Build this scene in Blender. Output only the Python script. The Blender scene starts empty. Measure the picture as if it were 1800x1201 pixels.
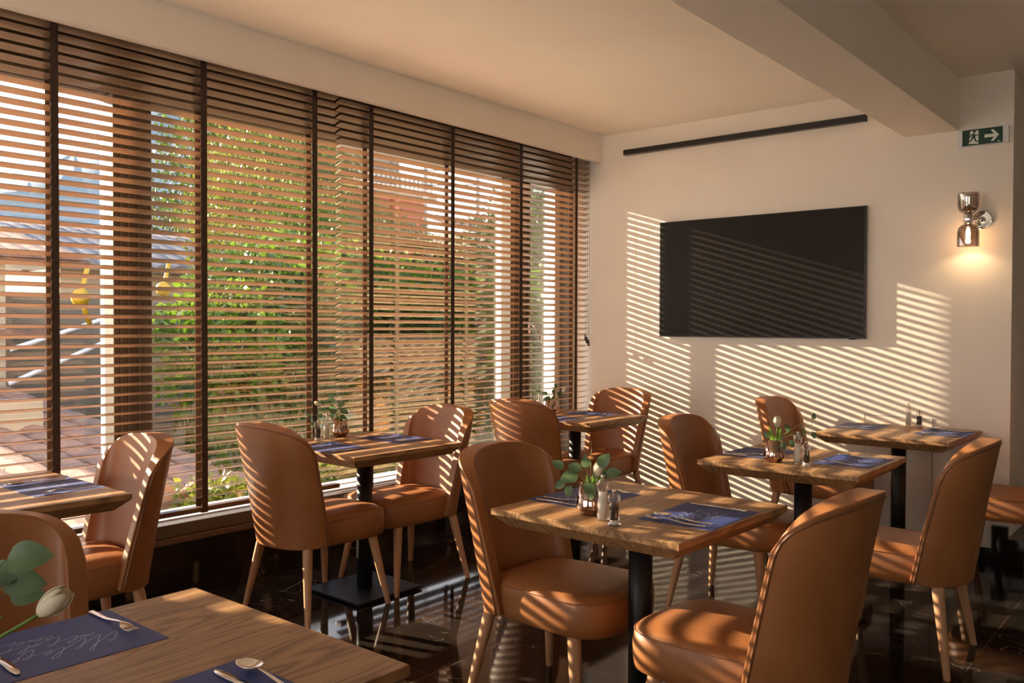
import bpy, bmesh, math, random
from mathutils import Vector, Matrix
PI = math.pi
S = bpy.context.scene
COL = S.collection
R = math.radians
H = 1.36            # eye height
TT = 0.758          # table top height
FY = 5.688          # far wall

# ------------------------------------------------------------------ camera
cam = bpy.data.cameras.new('camera'); camo = bpy.data.objects.new('camera', cam); COL.objects.link(camo)
cam.sensor_width = 36; cam.lens = 36 * 1532.253 / 1800; cam.clip_start = .05; cam.clip_end = 600
ya, pi_, ro = R(39.6227), R(-0.9917), R(0.177)
fw = Vector((-math.sin(ya)*math.cos(pi_), math.cos(ya)*math.cos(pi_), math.sin(pi_)))
rt = Vector((math.cos(ya), math.sin(ya), 0)); up = rt.cross(fw)
r2 = rt*math.cos(ro) + up*math.sin(ro); u2 = -rt*math.sin(ro) + up*math.cos(ro)
m = Matrix((r2, u2, -fw)).transposed().to_4x4(); m.translation = (0, 0, H); camo.matrix_world = m
S.camera = camo
S.view_settings.view_transform = 'Standard'; S.view_settings.look = 'None'
S.view_settings.gamma = 1; S.view_settings.use_curve_mapping = False
S.view_settings.exposure = 0.88
# ------------------------------------------------------------------ sky and sun
w = bpy.data.worlds.new('sky'); S.world = w; w.use_nodes = True
nt = w.node_tree; nt.nodes.clear()
out = nt.nodes.new('ShaderNodeOutputWorld'); bg = nt.nodes.new('ShaderNodeBackground')
tc = nt.nodes.new('ShaderNodeTexCoord'); sx = nt.nodes.new('ShaderNodeSeparateXYZ'); cr = nt.nodes.new('ShaderNodeValToRGB')
nt.links.new(tc.outputs['Generated'], sx.inputs[0]); nt.links.new(sx.outputs['Z'], cr.inputs[0])
cr.color_ramp.elements[0].position = 0.0; cr.color_ramp.elements[0].color = (1, .90, .78, 1)
cr.color_ramp.elements[1].position = .42; cr.color_ramp.elements[1].color = (.20, .26, .36, 1)
nt.links.new(cr.outputs[0], bg.inputs[0]); bg.inputs[1].default_value = 4.2
nt.links.new(bg.outputs[0], out.inputs[0])
SUN = Vector((4.9, 1.0, -1.52)).normalized()
sl = bpy.data.lights.new('sun', 'SUN'); sl.energy = 17; sl.angle = R(.5); sl.color = (1, .80, .56)
so = bpy.data.objects.new('sun', sl); COL.objects.link(so); so.rotation_euler = SUN.to_track_quat('-Z', 'Y').to_euler()
so.location = (-9, 0, 6)
cy = S.cycles
cy.max_bounces = 12; cy.diffuse_bounces = 6; cy.glossy_bounces = 4; cy.transparent_max_bounces = 24
cy.caustics_reflective = True; cy.blur_glossy = .5; cy.caustics_refractive = False; cy.sample_clamp_indirect = 6

# ------------------------------------------------------------------ materials
def mat(name, col=(.5, .5, .5), rough=.5, metal=0, spec=.5, **k):
    m = bpy.data.materials.new(name); m.use_nodes = True
    b = m.node_tree.nodes['Principled BSDF']
    b.inputs['Base Color'].default_value = (*col, 1); b.inputs['Roughness'].default_value = rough
    b.inputs['Metallic'].default_value = metal; b.inputs['Specular IOR Level'].default_value = spec
    for a, v in k.items(): b.inputs[a.replace('_', ' ')].default_value = v
    return m
def N(m, t, **k):
    n = m.node_tree.nodes.new(t)
    for a, v in k.items(): setattr(n, a, v)
    return n
def L(m, a, b): m.node_tree.links.new(a, b)
def BS(m): return m.node_tree.nodes['Principled BSDF']
def coords(m, scale=(1, 1, 1), kind='Object', rot=(0, 0, 0)):
    t = N(m, 'ShaderNodeTexCoord'); p = N(m, 'ShaderNodeMapping'); p.inputs['Scale'].default_value = scale; p.inputs['Rotation'].default_value = rot
    L(m, t.outputs[kind], p.inputs[0]); return p.outputs[0]
def ramp(m, fac, stops):
    r = N(m, 'ShaderNodeValToRGB'); e = r.color_ramp.elements
    while len(e) < len(stops): e.new(.5)
    for i, (p, c) in enumerate(stops): e[i].position = p; e[i].color = (*c, 1)
    L(m, fac, r.inputs[0]); return r.outputs[0]
def noise(m, vec, scale, detail=3, rough=.5, dist=0):
    n = N(m, 'ShaderNodeTexNoise'); n.inputs['Scale'].default_value = scale; n.inputs['Detail'].default_value = detail
    n.inputs['Roughness'].default_value = rough; n.inputs['Distortion'].default_value = dist
    L(m, vec, n.inputs['Vector']); return n.outputs['Fac']
def bump(m, h, s=.2, d=.01):
    b = N(m, 'ShaderNodeBump'); b.inputs['Strength'].default_value = s; b.inputs['Distance'].default_value = d
    L(m, h, b.inputs['Height']); L(m, b.outputs[0], BS(m).inputs['Normal'])
def noisy(name, c1, c2, scale, rough=.6, bs=0, det=4, sc=(1, 1, 1), **k):
    m = mat(name, c1, rough, **k); v = coords(m, sc)
    f = noise(m, v, scale, det); L(m, ramp(m, f, [(.35, c1), (.68, c2)]), BS(m).inputs['Base Color'])
    if bs: bump(m, f, bs)
    return m
M = {}
M['wall'] = noisy('wall_paint', (.82, .75, .67), (.79, .72, .64), 3, .7, det=2)
M['ceil'] = noisy('ceiling_paint', (.90, .84, .75), (.87, .81, .72), 2, .8, det=2)
M['leather'] = noisy('tan_leather', (.365, .142, .048), (.305, .112, .035), 5, .42, det=5)
lm = M['leather']; bump(lm, noise(lm, coords(lm), 320, 2), .08, .002)
M['leather_seam'] = mat('leather_piping', (.21, .078, .026), .45)
M['leg'] = noisy('beech_leg', (.50, .27, .14), (.42, .21, .10), 30, .45, sc=(1, 1, .12))
def wood(name, a, b, c, rough, sc=(9, .75, 9)):
    m = mat(name, a, rough); v = coords(m, sc)
    n1 = noise(m, v, 2.2, 6, .62, .9)
    v2 = coords(m, (170, 5, 170)); n2 = noise(m, v2, 1, 4, .7)
    # growth rings: bands of a slowly warped coordinate along the width
    v3 = coords(m, (1, .10, .35)); f3 = noise(m, v3, 5.5, 3, .5, .3)
    mu = N(m, 'ShaderNodeMath', operation='MULTIPLY'); L(m, f3, mu.inputs[0]); mu.inputs[1].default_value = 26
    fr = N(m, 'ShaderNodeMath', operation='FRACT'); L(m, mu.outputs[0], fr.inputs[0])
    pg = N(m, 'ShaderNodeMath', operation='PINGPONG'); L(m, fr.outputs[0], pg.inputs[0]); pg.inputs[1].default_value = .5
    m2 = N(m, 'ShaderNodeMath', operation='MULTIPLY'); L(m, pg.outputs[0], m2.inputs[0]); m2.inputs[1].default_value = 2
    mx = N(m, 'ShaderNodeMix'); mx.data_type = 'FLOAT'; mx.inputs[0].default_value = .42; L(m, n1, mx.inputs[2]); L(m, m2.outputs[0], mx.inputs[3])
    mx2 = N(m, 'ShaderNodeMix'); mx2.data_type = 'FLOAT'; mx2.inputs[0].default_value = .42; L(m, mx.outputs[0], mx2.inputs[2]); L(m, n2, mx2.inputs[3])
    L(m, ramp(m, mx2.outputs[0], [(.38, c), (.47, b), (.57, a)]), BS(m).inputs['Base Color'])
    bump(m, mx2.outputs[0], .12, .002); return m
M['oak'] = wood('oak_table', (.40, .215, .092), (.33, .17, .07), (.20, .095, .036), .42)
M['black_metal'] = mat('black_powder_metal', (.012, .012, .013), .45, .3)
M['slat'] = noisy('blind_slat', (.36, .225, .140), (.33, .20, .122), 2.5, .34, sc=(1, .3, 1), spec=1.0)
M['tape_back'] = noisy('lit_brown_tape', (.13, .08, .052), (.10, .062, .04), 60, .85)  # paler copy of the tape colour, with the light on it painted in
M['tape'] = noisy('dark_brown_tape', (.062, .035, .022), (.045, .025, .016), 60, .85)
M['rail'] = noisy('dark_wood_rail', (.11, .055, .03), (.07, .035, .02), 8, .4, sc=(1, .2, 1))
M['cord'] = mat('cord', (.05, .035, .025), .8)
M['bronze'] = mat('bronze_frame', (.075, .055, .036), .5, .1)
M['alu'] = mat('pale_aluminium', (.50, .50, .52), .5, .1)
M['outwall'] = noisy('white_render', (.80, .78, .74), (.74, .71, .67), 9, .9)
M['black'] = mat('black_plastic', (.012, .011, .011), .35)
M['screen'] = mat('tv_screen', (.018, .014, .011), .3, 0, .12)
M['chrome'] = mat('chrome', (.85, .83, .82), .07, 1)
M['steel'] = mat('cutlery_steel', (.80, .76, .72), .13, 1)
M['white_plastic'] = mat('white_plastic', (.72, .70, .72), .4)
M['sign_green'] = mat('sign_green', (.0, .038, .016), .35)
M['sign_white'] = mat('sign_white', (.80, .84, .76), .5)
M['bluemat'] = noisy('blue_paper', (.034, .058, .235), (.028, .050, .205), 40, .55)
M['ink'] = mat('pale_ink', (.36, .42, .62), .6)
M['petal'] = mat('white_petal', (.85, .80, .68), .5, Subsurface_Weight=.0)
def leafmat(name, c1, c2, tr, scale=8):
    m = mat(name, c1, .45); v = coords(m); f = noise(m, v, scale, 2)
    c = ramp(m, f, [(.3, c1), (.7, c2)]); L(m, c, BS(m).inputs['Base Color'])
    t = N(m, 'ShaderNodeBsdfTranslucent'); mx = N(m, 'ShaderNodeMixShader'); mx.inputs[0].default_value = tr
    L(m, c, t.inputs[0]); L(m, BS(m).outputs[0], mx.inputs[1]); L(m, t.outputs[0], mx.inputs[2])
    o = m.node_tree.nodes['Material Output']; L(m, mx.outputs[0], o.inputs[0]); return m
M['euc'] = leafmat('eucalyptus_leaf', (.085, .145, .075), (.13, .20, .09), .3, 30)
M['tulip_green'] = leafmat('tulip_leaf', (.13, .26, .03), (.20, .34, .05), .4, 20)
M['stem'] = mat('stem', (.22, .24, .09), .6)
M['bud'] = leafmat('bloom', (.84, .78, .64), (.78, .72, .55), .35, 20)
M['bush_bright'] = leafmat('bright_foliage', (.115, .185, .010), (.045, .10, .006), .5, .9)
M['bush_mid'] = leafmat('mid_foliage', (.075, .11, .014), (.028, .058, .008), .45, .9)
M['bush_yellow'] = leafmat('yellow_foliage', (.165, .165, .022), (.07, .095, .013), .5, .6)
M['bush_dark'] = leafmat('dark_foliage', (.03, .05, .012), (.05, .08, .015), .35, .9)
M['bark'] = noisy('bark', (.16, .12, .08), (.28, .22, .16), 9, .9)
M['soil'] = noisy('hillside_soil', (.13, .085, .045), (.085, .095, .03), 1.1, .95, .6, 8)
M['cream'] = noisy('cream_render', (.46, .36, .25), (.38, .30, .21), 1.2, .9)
M['beige'] = noisy('beige_render', (.22, .175, .13), (.15, .12, .09), 1.6, .9, det=7)  # darker and more mottled than the cream render
M['white_house'] = noisy('pale_render', (.55, .50, .44), (.48, .44, .39), 1.2, .9)
M['red'] = noisy('red_render', (.42, .075, .04), (.33, .06, .035), 1.5, .8)
M['terracotta'] = noisy('terracotta_tiles', (.26, .115, .07), (.125, .08, .06), 5.5, .8, .3, 8)
M['greytile'] = noisy('weathered_grey_tiles', (.24, .20, .19), (.12, .10, .095), 2.2, .85, .3, 8)
M['hill'] = noisy('haze_tinted_hill', (.17, .20, .225), (.12, .155, .15), .06, 1, det=8)  # air haze is mixed into this blue-grey base colour
M['ground'] = noisy('ground', (.40, .32, .22), (.30, .25, .16), .8, .95)
M['yellow'] = mat('yellow_paint', (.5, .28, .01), .5)
M['pole'] = mat('grey_pole', (.35, .33, .31), .7)
M['wire'] = mat('wire', (.05, .05, .05), .7)
M['net'] = mat('green_netting', (.01, .09, .05), .7)
M['salt'] = noisy('salt', (.82, .78, .74), (.70, .66, .62), 400, .7)
M['pepper'] = noisy('peppercorns', (.03, .02, .016), (.10, .07, .05), 300, .8)
def glassy(name, tint, gl, rough=.02, metal=(1, 1, 1)):
    m = bpy.data.materials.new(name); m.use_nodes = True; n = m.node_tree; n.nodes.clear()
    o = n.nodes.new('ShaderNodeOutputMaterial'); t = n.nodes.new('ShaderNodeBsdfTransparent'); g = n.nodes.new('ShaderNodeBsdfGlossy'); x = n.nodes.new('ShaderNodeMixShader')
    lw = n.nodes.new('ShaderNodeLayerWeight'); lw.inputs[0].default_value = .35; mr = n.nodes.new('ShaderNodeMapRange')
    mr.inputs['To Min'].default_value = gl[0]; mr.inputs['To Max'].default_value = gl[1]
    t.inputs[0].default_value = (*tint, 1); g.inputs['Roughness'].default_value = rough; g.inputs[0].default_value = (*metal, 1)
    n.links.new(lw.outputs['Fresnel'], mr.inputs[0]); n.links.new(mr.outputs[0], x.inputs[0])
    n.links.new(t.outputs[0], x.inputs[1]); n.links.new(g.outputs[0], x.inputs[2]); n.links.new(x.outputs[0], o.inputs[0]); return m
M['pane'] = glassy('window_glass', (.97, .98, .98), (.02, .5))
M['acrylic'] = glassy('clear_acrylic', (.96, .95, .94), (.06, .6), .03)
M['smoke'] = glassy('smoked_mirror_glass', (.50, .43, .38), (.35, .85), .04, (.85, .78, .74))
M['copper'] = glassy('smoked_copper_glass', (.55, .30, .17), (.55, .92), .06, (.80, .60, .50))
def emit(name, c, s):
    m = mat(name, c); BS(m).inputs['Emission Color'].default_value = (*c, 1); BS(m).inputs['Emission Strength'].default_value = s; return m
M['bulb'] = emit('bulb', (1, .72, .38), 22)
# dark marble with veins and tile joints
def marble(name, tile=None, rough=.055):
    m = mat(name, (.02, .015, .012), rough, spec=.27)
    v = coords(m, (1, 1, 1))
    a = noise(m, v, 1.3, 6, .6, .5)
    def vein(scale, det, dist, off, wdt):
        f = noise(m, coords(m, (1, 1.7, 1), rot=(0, 0, off)), scale, det, .55, dist)
        s = N(m, 'ShaderNodeMath', operation='SUBTRACT'); L(m, f, s.inputs[0]); s.inputs[1].default_value = .5
        ab = N(m, 'ShaderNodeMath', operation='ABSOLUTE'); L(m, s.outputs[0], ab.inputs[0])
        mr = N(m, 'ShaderNodeMapRange'); L(m, ab.outputs[0], mr.inputs[0]); mr.inputs['From Min'].default_value = 0; mr.inputs['From Max'].default_value = wdt
        mr.inputs['To Min'].default_value = 1; mr.inputs['To Max'].default_value = 0
        return mr.outputs[0]
    v1 = vein(1.0, 3, .7, .6, .004); v2 = vein(2.3, 2, .5, 2.0, .004)
    msk = noise(m, v, 2.3, 3); mk = N(m, 'ShaderNodeMapRange'); L(m, msk, mk.inputs[0]); mk.inputs['From Min'].default_value = .46; mk.inputs['From Max'].default_value = .7
    mm = N(m, 'ShaderNodeMath', operation='MAXIMUM'); L(m, v1, mm.inputs[0]); L(m, v2, mm.inputs[1])
    mu = N(m, 'ShaderNodeMath', operation='MULTIPLY'); L(m, mm.outputs[0], mu.inputs[0]); L(m, mk.outputs[0], mu.inputs[1])
    base = ramp(m, a, [(.3, (.008, .006, .005)), (.75, (.026, .019, .014))])
    mx = N(m, 'ShaderNodeMix'); mx.data_type = 'RGBA'; L(m, mu.outputs[0], mx.inputs[0]); L(m, base, mx.inputs[6]); mx.inputs[7].default_value = (.24, .195, .16, 1)
    res = mx.outputs[2]
    if tile:
        br = N(m, 'ShaderNodeTexBrick'); br.offset = 0; br.inputs['Scale'].default_value = 1; br.inputs['Brick Width'].default_value = tile; br.inputs['Row Height'].default_value = tile
        br.inputs['Mortar Size'].default_value = .0016; L(m, coords(m), br.inputs['Vector'])
        m2 = N(m, 'ShaderNodeMix'); m2.data_type = 'RGBA'; L(m, br.outputs['Fac'], m2.inputs[0]); L(m, res, m2.inputs[6]); m2.inputs[7].default_value = (.11, .08, .055, 1); res = m2.outputs[2]
    L(m, res, BS(m).inputs['Base Color']); return m
M['floor'] = marble('dark_marble_floor', .8); M['marble'] = marble('dark_marble_cladding')

# ------------------------------------------------------------------ helpers
def obj(name, bm, m, parent=None, smooth=False, bevel=0, seg=3, ang=40):
    me = bpy.data.meshes.new(name); bm.to_mesh(me); bm.free(); me.materials.append(m)
    if smooth:
        for p in me.polygons: p.use_smooth = True
    o = bpy.data.objects.new(name, me); COL.objects.link(o)
    if parent: o.parent = parent
    if bevel:
        b = o.modifiers.new('b', 'BEVEL'); b.width = bevel; b.segments = seg; b.limit_method = 'ANGLE'; b.angle_limit = R(ang); b.harden_normals = smooth
    return o
def tag(o, label=None, cat=None, group=None, kind=None):
    if label: o['label'] = label
    if cat: o['category'] = cat
    if group: o['group'] = group
    if kind: o['kind'] = kind
    return o
def thing(name, label, cat, loc=(0, 0, 0), rz=0, group=None):
    o = bpy.data.objects.new(name, None); COL.objects.link(o); o.location = loc; o.rotation_euler = (0, 0, rz); o.empty_display_size = .1
    return tag(o, label, cat, group)
def struct(o, label=None): o['kind'] = 'structure'; return tag(o, label) if label else o
def dup(o, parent=None):
    c = o.copy(); COL.objects.link(c); c.parent = parent
    for ch in list(o.children): dup(ch, c)
    return c
def BM(): return bmesh.new()
def box(bm, x0, x1, y0, y1, z0, z1):
    v = [bm.verts.new((x, y, z)) for x in (x0, x1) for y in (y0, y1) for z in (z0, z1)]
    for f in ((0, 1, 3, 2), (4, 6, 7, 5), (0, 4, 5, 1), (2, 3, 7, 6), (0, 2, 6, 4), (1, 5, 7, 3)): bm.faces.new([v[i] for i in f])
    return v
def loft(bm, rings, cap0=True, cap1=True, closed=True):
    rs = [[bm.verts.new(p) for p in r] for r in rings]
    n = len(rs[0])
    for a, b in zip(rs, rs[1:]):
        for i in range(n if closed else n-1):
            j = (i+1) % n
            bm.faces.new((a[i], a[j], b[j], b[i]))
    if cap0: bm.faces.new(rs[0][::-1])
    if cap1: bm.faces.new(rs[-1])
    return rs
def lathe(bm, prof, n=24, c=(0, 0, 0), cap0=True, cap1=True, flute=0, nf=12):
    loft(bm, [[(c[0]+r*(1+flute*math.cos(nf*2*PI*i/n))*math.cos(2*PI*i/n), c[1]+r*(1+flute*math.cos(nf*2*PI*i/n))*math.sin(2*PI*i/n), c[2]+z) for i in range(n)] for r, z in prof], cap0, cap1)
def tube(bm, pts, r, n=8, caps=True):
    pts = [Vector(p) for p in pts]; rr = r if isinstance(r, (list, tuple)) else [r]*len(pts)
    rings = []; prev = None
    for i, p in enumerate(pts):
        t = (pts[min(i+1, len(pts)-1)] - pts[max(i-1, 0)]).normalized()
        a = prev if prev is not None else (Vector((0, 0, 1)) if abs(t.z) < .9 else Vector((1, 0, 0)))
        u = (a - t*a.dot(t)).normalized(); v = t.cross(u); prev = u
        rings.append([p + u*rr[i]*math.cos(2*PI*k/n) + v*rr[i]*math.sin(2*PI*k/n) for k in range(n)])
    loft(bm, rings, caps, caps)
def prism(bm, poly, y0, y1, f):
    a = [bm.verts.new(f(x, z, y0)) for x, z in poly]; b = [bm.verts.new(f(x, z, y1)) for x, z in poly]
    bm.faces.new(a); bm.faces.new(b[::-1])
    for i in range(len(poly)):
        j = (i+1) % len(poly); bm.faces.new((a[j], a[i], b[i], b[j]))
def fixn(bm): bmesh.ops.recalc_face_normals(bm, faces=bm.faces); return bm
def cubic(p0, p1, p2, p3, n=10):
    p0, p1, p2, p3 = map(Vector, (p0, p1, p2, p3))
    return [p0*(1-t)**3 + p1*3*t*(1-t)**2 + p2*3*t*t*(1-t) + p3*t**3 for t in [i/n for i in range(n+1)]]
def B(name, m, *bxs, parent=None, bevel=0):
    bm = BM()
    for b in bxs: box(bm, *b)
    return obj(name, fixn(bm), m, parent, bevel=bevel)

# ------------------------------------------------------------------ room shell
X0, X1, YB, ZC = -4.12, 3.2, -2.6, 2.84
YW = .45            # left end of the glazed front
struct(B('floor', M['floor'], (X0-.3, X1+.2, YB-.2, 9.2, -.12, 0)))
struct(B('ceiling', M['ceil'], (X0-.3, X1+.2, YB-.2, 9.2, ZC, ZC+.15)))
struct(B('wall_far', M['wall'], (X0, -.985, FY, FY+.25, 0, ZC)))
struct(B('wall_recess', M['wall'], (-1.235, -.985, FY+.25, 9.0, 0, ZC)))
struct(B('wall_corridor_end', M['wall'], (-1.235, X1, 9.0, 9.2, 0, ZC)))
struct(B('wall_right', M['wall'], (X1, X1+.2, YB, 9.0, 0, ZC)))
struct(B('wall_back', M['wall'], (X0, -3.95, YB-.2, YB, 0, ZC), (-1.2, .7, YB-.2, YB, 0, ZC), (2.0, X1, YB-.2, YB, 0, ZC), (.7, 2.0, YB-.2, YB, 0, .8), (.7, 2.0, YB-.2, YB, 2.2, ZC), (-3.95, -1.2, YB-.2, YB, 0, .5), (-3.95, -1.2, YB-.2, YB, 2.3, ZC)))  # openings cut in this unseen wall to let in added fill daylight
struct(B('fill_window_wide', M['pane'], (-3.95, -1.2, YB-.11, YB-.104, .5, 2.3)), 'wide window added behind the viewer for fill daylight')  # unseen window, added to brighten the far wall
struct(B('fill_window_small', M['pane'], (.7, 2.0, YB-.11, YB-.104, .8, 2.2)), 'small window added behind the viewer for fill daylight')  # second unseen window, added to brighten the outer chair backs
struct(B('wall_left', M['outwall'], (-4.42, X0, YB, YW, 0, ZC), (-4.42, X0, YW, FY+.07, 2.50, ZC), (-4.42, X0, YW, FY+.07, -.12, .25), (-4.42, X0, FY+.07, FY+.25, 0, ZC)))
struct(B('trim_1', M['marble'], (X0, -4.045, -2.6, FY, 0, .275)), 'dark veined marble cladding below the window')
struct(B('trim_2', M['rail'], (X0, -4.035, YW, FY, .275, .30)))
bm = BM()
prism(bm, [(-3.80, ZC), (-3.80, 2.652), (-3.806, 2.640), (-3.82, 2.634), (-3.84, 2.634), (-3.84, ZC)], YB, FY, lambda x, z, y: (x, y, z))
struct(obj('trim_3', fixn(bm), M['ceil']), 'pale pelmet hiding the head of the blinds')
struct(B('trim_12', M['bronze'], (X0, X0+.012, YW, FY, 2.455, ZC), (X0+.012, -3.84, YW, FY, 2.832, ZC)), 'dark panels painting in the shade of the recess above the blinds')  # bronze sheets added so the recess behind the pelmet reads as shade
struct(B('ceiling_beam', M['ceil'], (-1.575, -1.274, YB, FY, 2.53, ZC), bevel=.004), 'pale beam crossing the ceiling')
struct(B('baseboard_far', M['marble'], (-4.045, -1.065, FY-.012, FY, 0, .075)))
struct(B('trim_4', M['marble'], (-1.065, -.985, FY-.05, FY+.0, 0, .215), (-.985, -.90, FY-.05, 9.0, 0, .15)), 'dark marble plinth around the wall corner')
# flush access panel with fine joints
struct(B('trim_5', M['wall'], (-1.797, -1.402, FY-.004, FY, .44, .805), (-1.397, -1.10, FY-.004, FY, .076, .435), (-1.797, -1.402, FY-.004, FY, .076, .435)), 'flush white access panels behind the far table')
struct(B('trim_6', M['pole'], (-1.80, -1.797, FY-.005, FY, .076, .81), (-1.402, -1.397, FY-.0045, FY, .076, .81), (-1.80, -1.397, FY-.005, FY, .805, .809)), 'thin dark joint around the access panel')

# ------------------------------------------------------------------ windows
def window(name, y0, y1, label, sash=.05):
    t = bpy.data.objects.new(name, None); COL.objects.link(t); t.location = (-4.12, y0, .30); tag(t, label); t['kind'] = 'structure'
    def P(n, m, *b, bevel=0):
        o = B(n, m, *b, bevel=bevel); o.parent = t; o.matrix_parent_inverse = Matrix.Translation((4.12, -y0, -.30)); return o
    zt = 2.50
    P('frame', M['bronze'], (-4.16, -4.07, y0, y1, .30, .365), (-4.16, -4.07, y0, y1, 2.455, zt), (-4.16, -4.07, y0, y0+.03, .365, 2.455), (-4.16, -4.07, y1-.03, y1, .365, 2.455), bevel=.004)
    P('outer_profile', M['alu'], (-4.21, -4.162, y0, y1, .30, .372), (-4.21, -4.162, y0, y1, 2.46, zt), (-4.21, -4.162, y0, y0+.028, .372, 2.46), (-4.21, -4.162, y1-.028, y1, .372, 2.46), bevel=.003)
    P('pane', M['pane'], (-4.192, -4.184, y0+.028, y1-.028, .372, 2.46))
    return t, P
window('window_1', YW, 2.0, 'left bay of the window front, behind the left end of the blind')
window('window_2', 2.13, 4.93, 'wide middle bay of the window front')
t, P = window('window_3', 5.07, FY-.01, 'narrow opening bay of the window front beside the wall')
P('sash', M['bronze'], (-4.15, -4.06, 5.088, 5.118, .34, 2.47), (-4.15, -4.06, FY-.065, FY-.03, .34, 2.47), bevel=.004)
P('outer_sash', M['alu'], (-4.21, -4.165, 5.565, FY-.03, .372, 2.46), bevel=.003)
bm = BM(); tube(bm, [(-4.06, 5.10, 1.36), (-4.015, 5.10, 1.36), (-4.0, 5.115, 1.355), (-4.0, 5.165, 1.30), (-4.0, 5.175, 1.24)], .009, 8); box(bm, -4.063, -4.055, 5.09, 5.115, 1.31, 1.42)
o = obj('handle', fixn(bm), M['chrome'], smooth=True); o.parent = t; o.matrix_parent_inverse = Matrix.Translation((4.12, -5.07, -.30))
for i, (a, b) in enumerate(((2.0, 2.13), (4.93, 5.07))):
    struct(B('trim_%d' % (7+i), M['bronze'], (-4.17, -4.062, a, b, .30, 2.50), (-4.062, -4.055, a+.035, a+.045, .3, 2.5), (-4.062, -4.055, b-.045, b-.035, .3, 2.5), bevel=.003), ('dark bronze post left of the wide window bay', 'dark bronze post right of the wide window bay')[i])
    struct(B('trim_%d' % (9+i), M['alu'], (-4.22, -4.172, a, b, .30, 2.50), bevel=.003), ('pale outer profile of the left window post', 'pale outer profile of the right window post')[i])
struct(B('trim_11', M['alu'], (-4.46, -4.165, YW, FY+.05, .27, .30), (-4.45, -4.21, YW, FY+.05, .30, .36)), 'pale outer window sill')

# ------------------------------------------------------------------ venetian blinds
BX = -3.93; SW = .0508; TILT = R(16.5); PITCH = .0446
def blind(y0, y1, tapes, zb, label, cords=None):
    t = thing('venetian_blind', label, 'window blind', (BX, y0, zb), 0, 'wooden venetian blinds')
    def loc(o): o.parent = t; o.matrix_parent_inverse = Matrix.Translation((-BX, -y0, -zb)); return o
    bm = BM(); ca, sa = math.cos(TILT), math.sin(TILT); z = zb+.055; zs = []
    while z < 2.74:
        zs.append(z); jt = random.uniform(-.0006, .0006)
        prof = []
        for q in (-1, -.5, 0, .5, 1):
            prof.append((q*SW/2, .0018*(1-q*q)+.0013))
        for q in (1, .5, 0, -.5, -1):
            prof.append((q*SW/2, .0018*(1-q*q)-.0013))
        pts = [(BX + a*ca - b*sa, z + jt + a*sa + b*ca) for a, b in prof]
        prism(bm, pts, y0, y1, lambda x, zz, y: (x, y, zz)); z += PITCH
    loc(obj('slats', fixn(bm), M['slat']))
    loc(B('bottom_rail', M['rail'], (BX-.026, BX+.026, y0, y1, zb-.012, zb+.012), bevel=.004))
    loc(B('head_rail', M['rail'], (BX-.03, BX+.03, y0, y1, 2.775, 2.83)))
    for ty in tapes:
        for sgn, nm in ((1, 'ladder_tape'), (-1, 'ladder_tape')):
            dx = sgn*(SW/2*ca+.004)
            bm = BM(); box(bm, BX+dx-.0008, BX+dx+.0008, ty-.0165, ty+.0165, zb-.014, 2.78)
            if sgn > 0:
                box(bm, BX-.03, BX+.031, ty-.0165, ty+.0165, zb-.015, zb-.0125)
                for z in zs: box(bm, BX-SW/2*ca-.004, BX+SW/2*ca+.004, ty-.004, ty+.004, z-.006, z-.0052)
            loc(obj(nm, fixn(bm), M['tape' if sgn > 0 else 'tape_back']))
    if cords:
        bm = BM()
        for k, cy_ in enumerate(cords): tube(bm, [(BX+.045, cy_, 2.78), (BX+.046, cy_+.002, 2.0), (BX+.045, cy_, 1.30-.02*k)], .0014, 5)
        loc(obj('cord', fixn(bm), M['cord']))
        for k, cy_ in enumerate(cords):
            bm = BM(); lathe(bm, [(.003, .05), (.006, .045), (.006, .03), (.010, .012), (.010, 0)], 10, (BX+.045, cy_, 1.25-.02*k)); loc(obj('tassel', fixn(bm), M['cord'], smooth=True))
blind(YW-.02, 3.187, (.93, 1.636, 2.339, 3.009), .452, 'wooden venetian blind covering the left part of the windows')
blind(3.195, 5.665, (3.416, 4.108, 4.81, 5.484), .352, 'wooden venetian blind on the right, reaching the white wall', (5.585, 5.607, 5.63))

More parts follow.
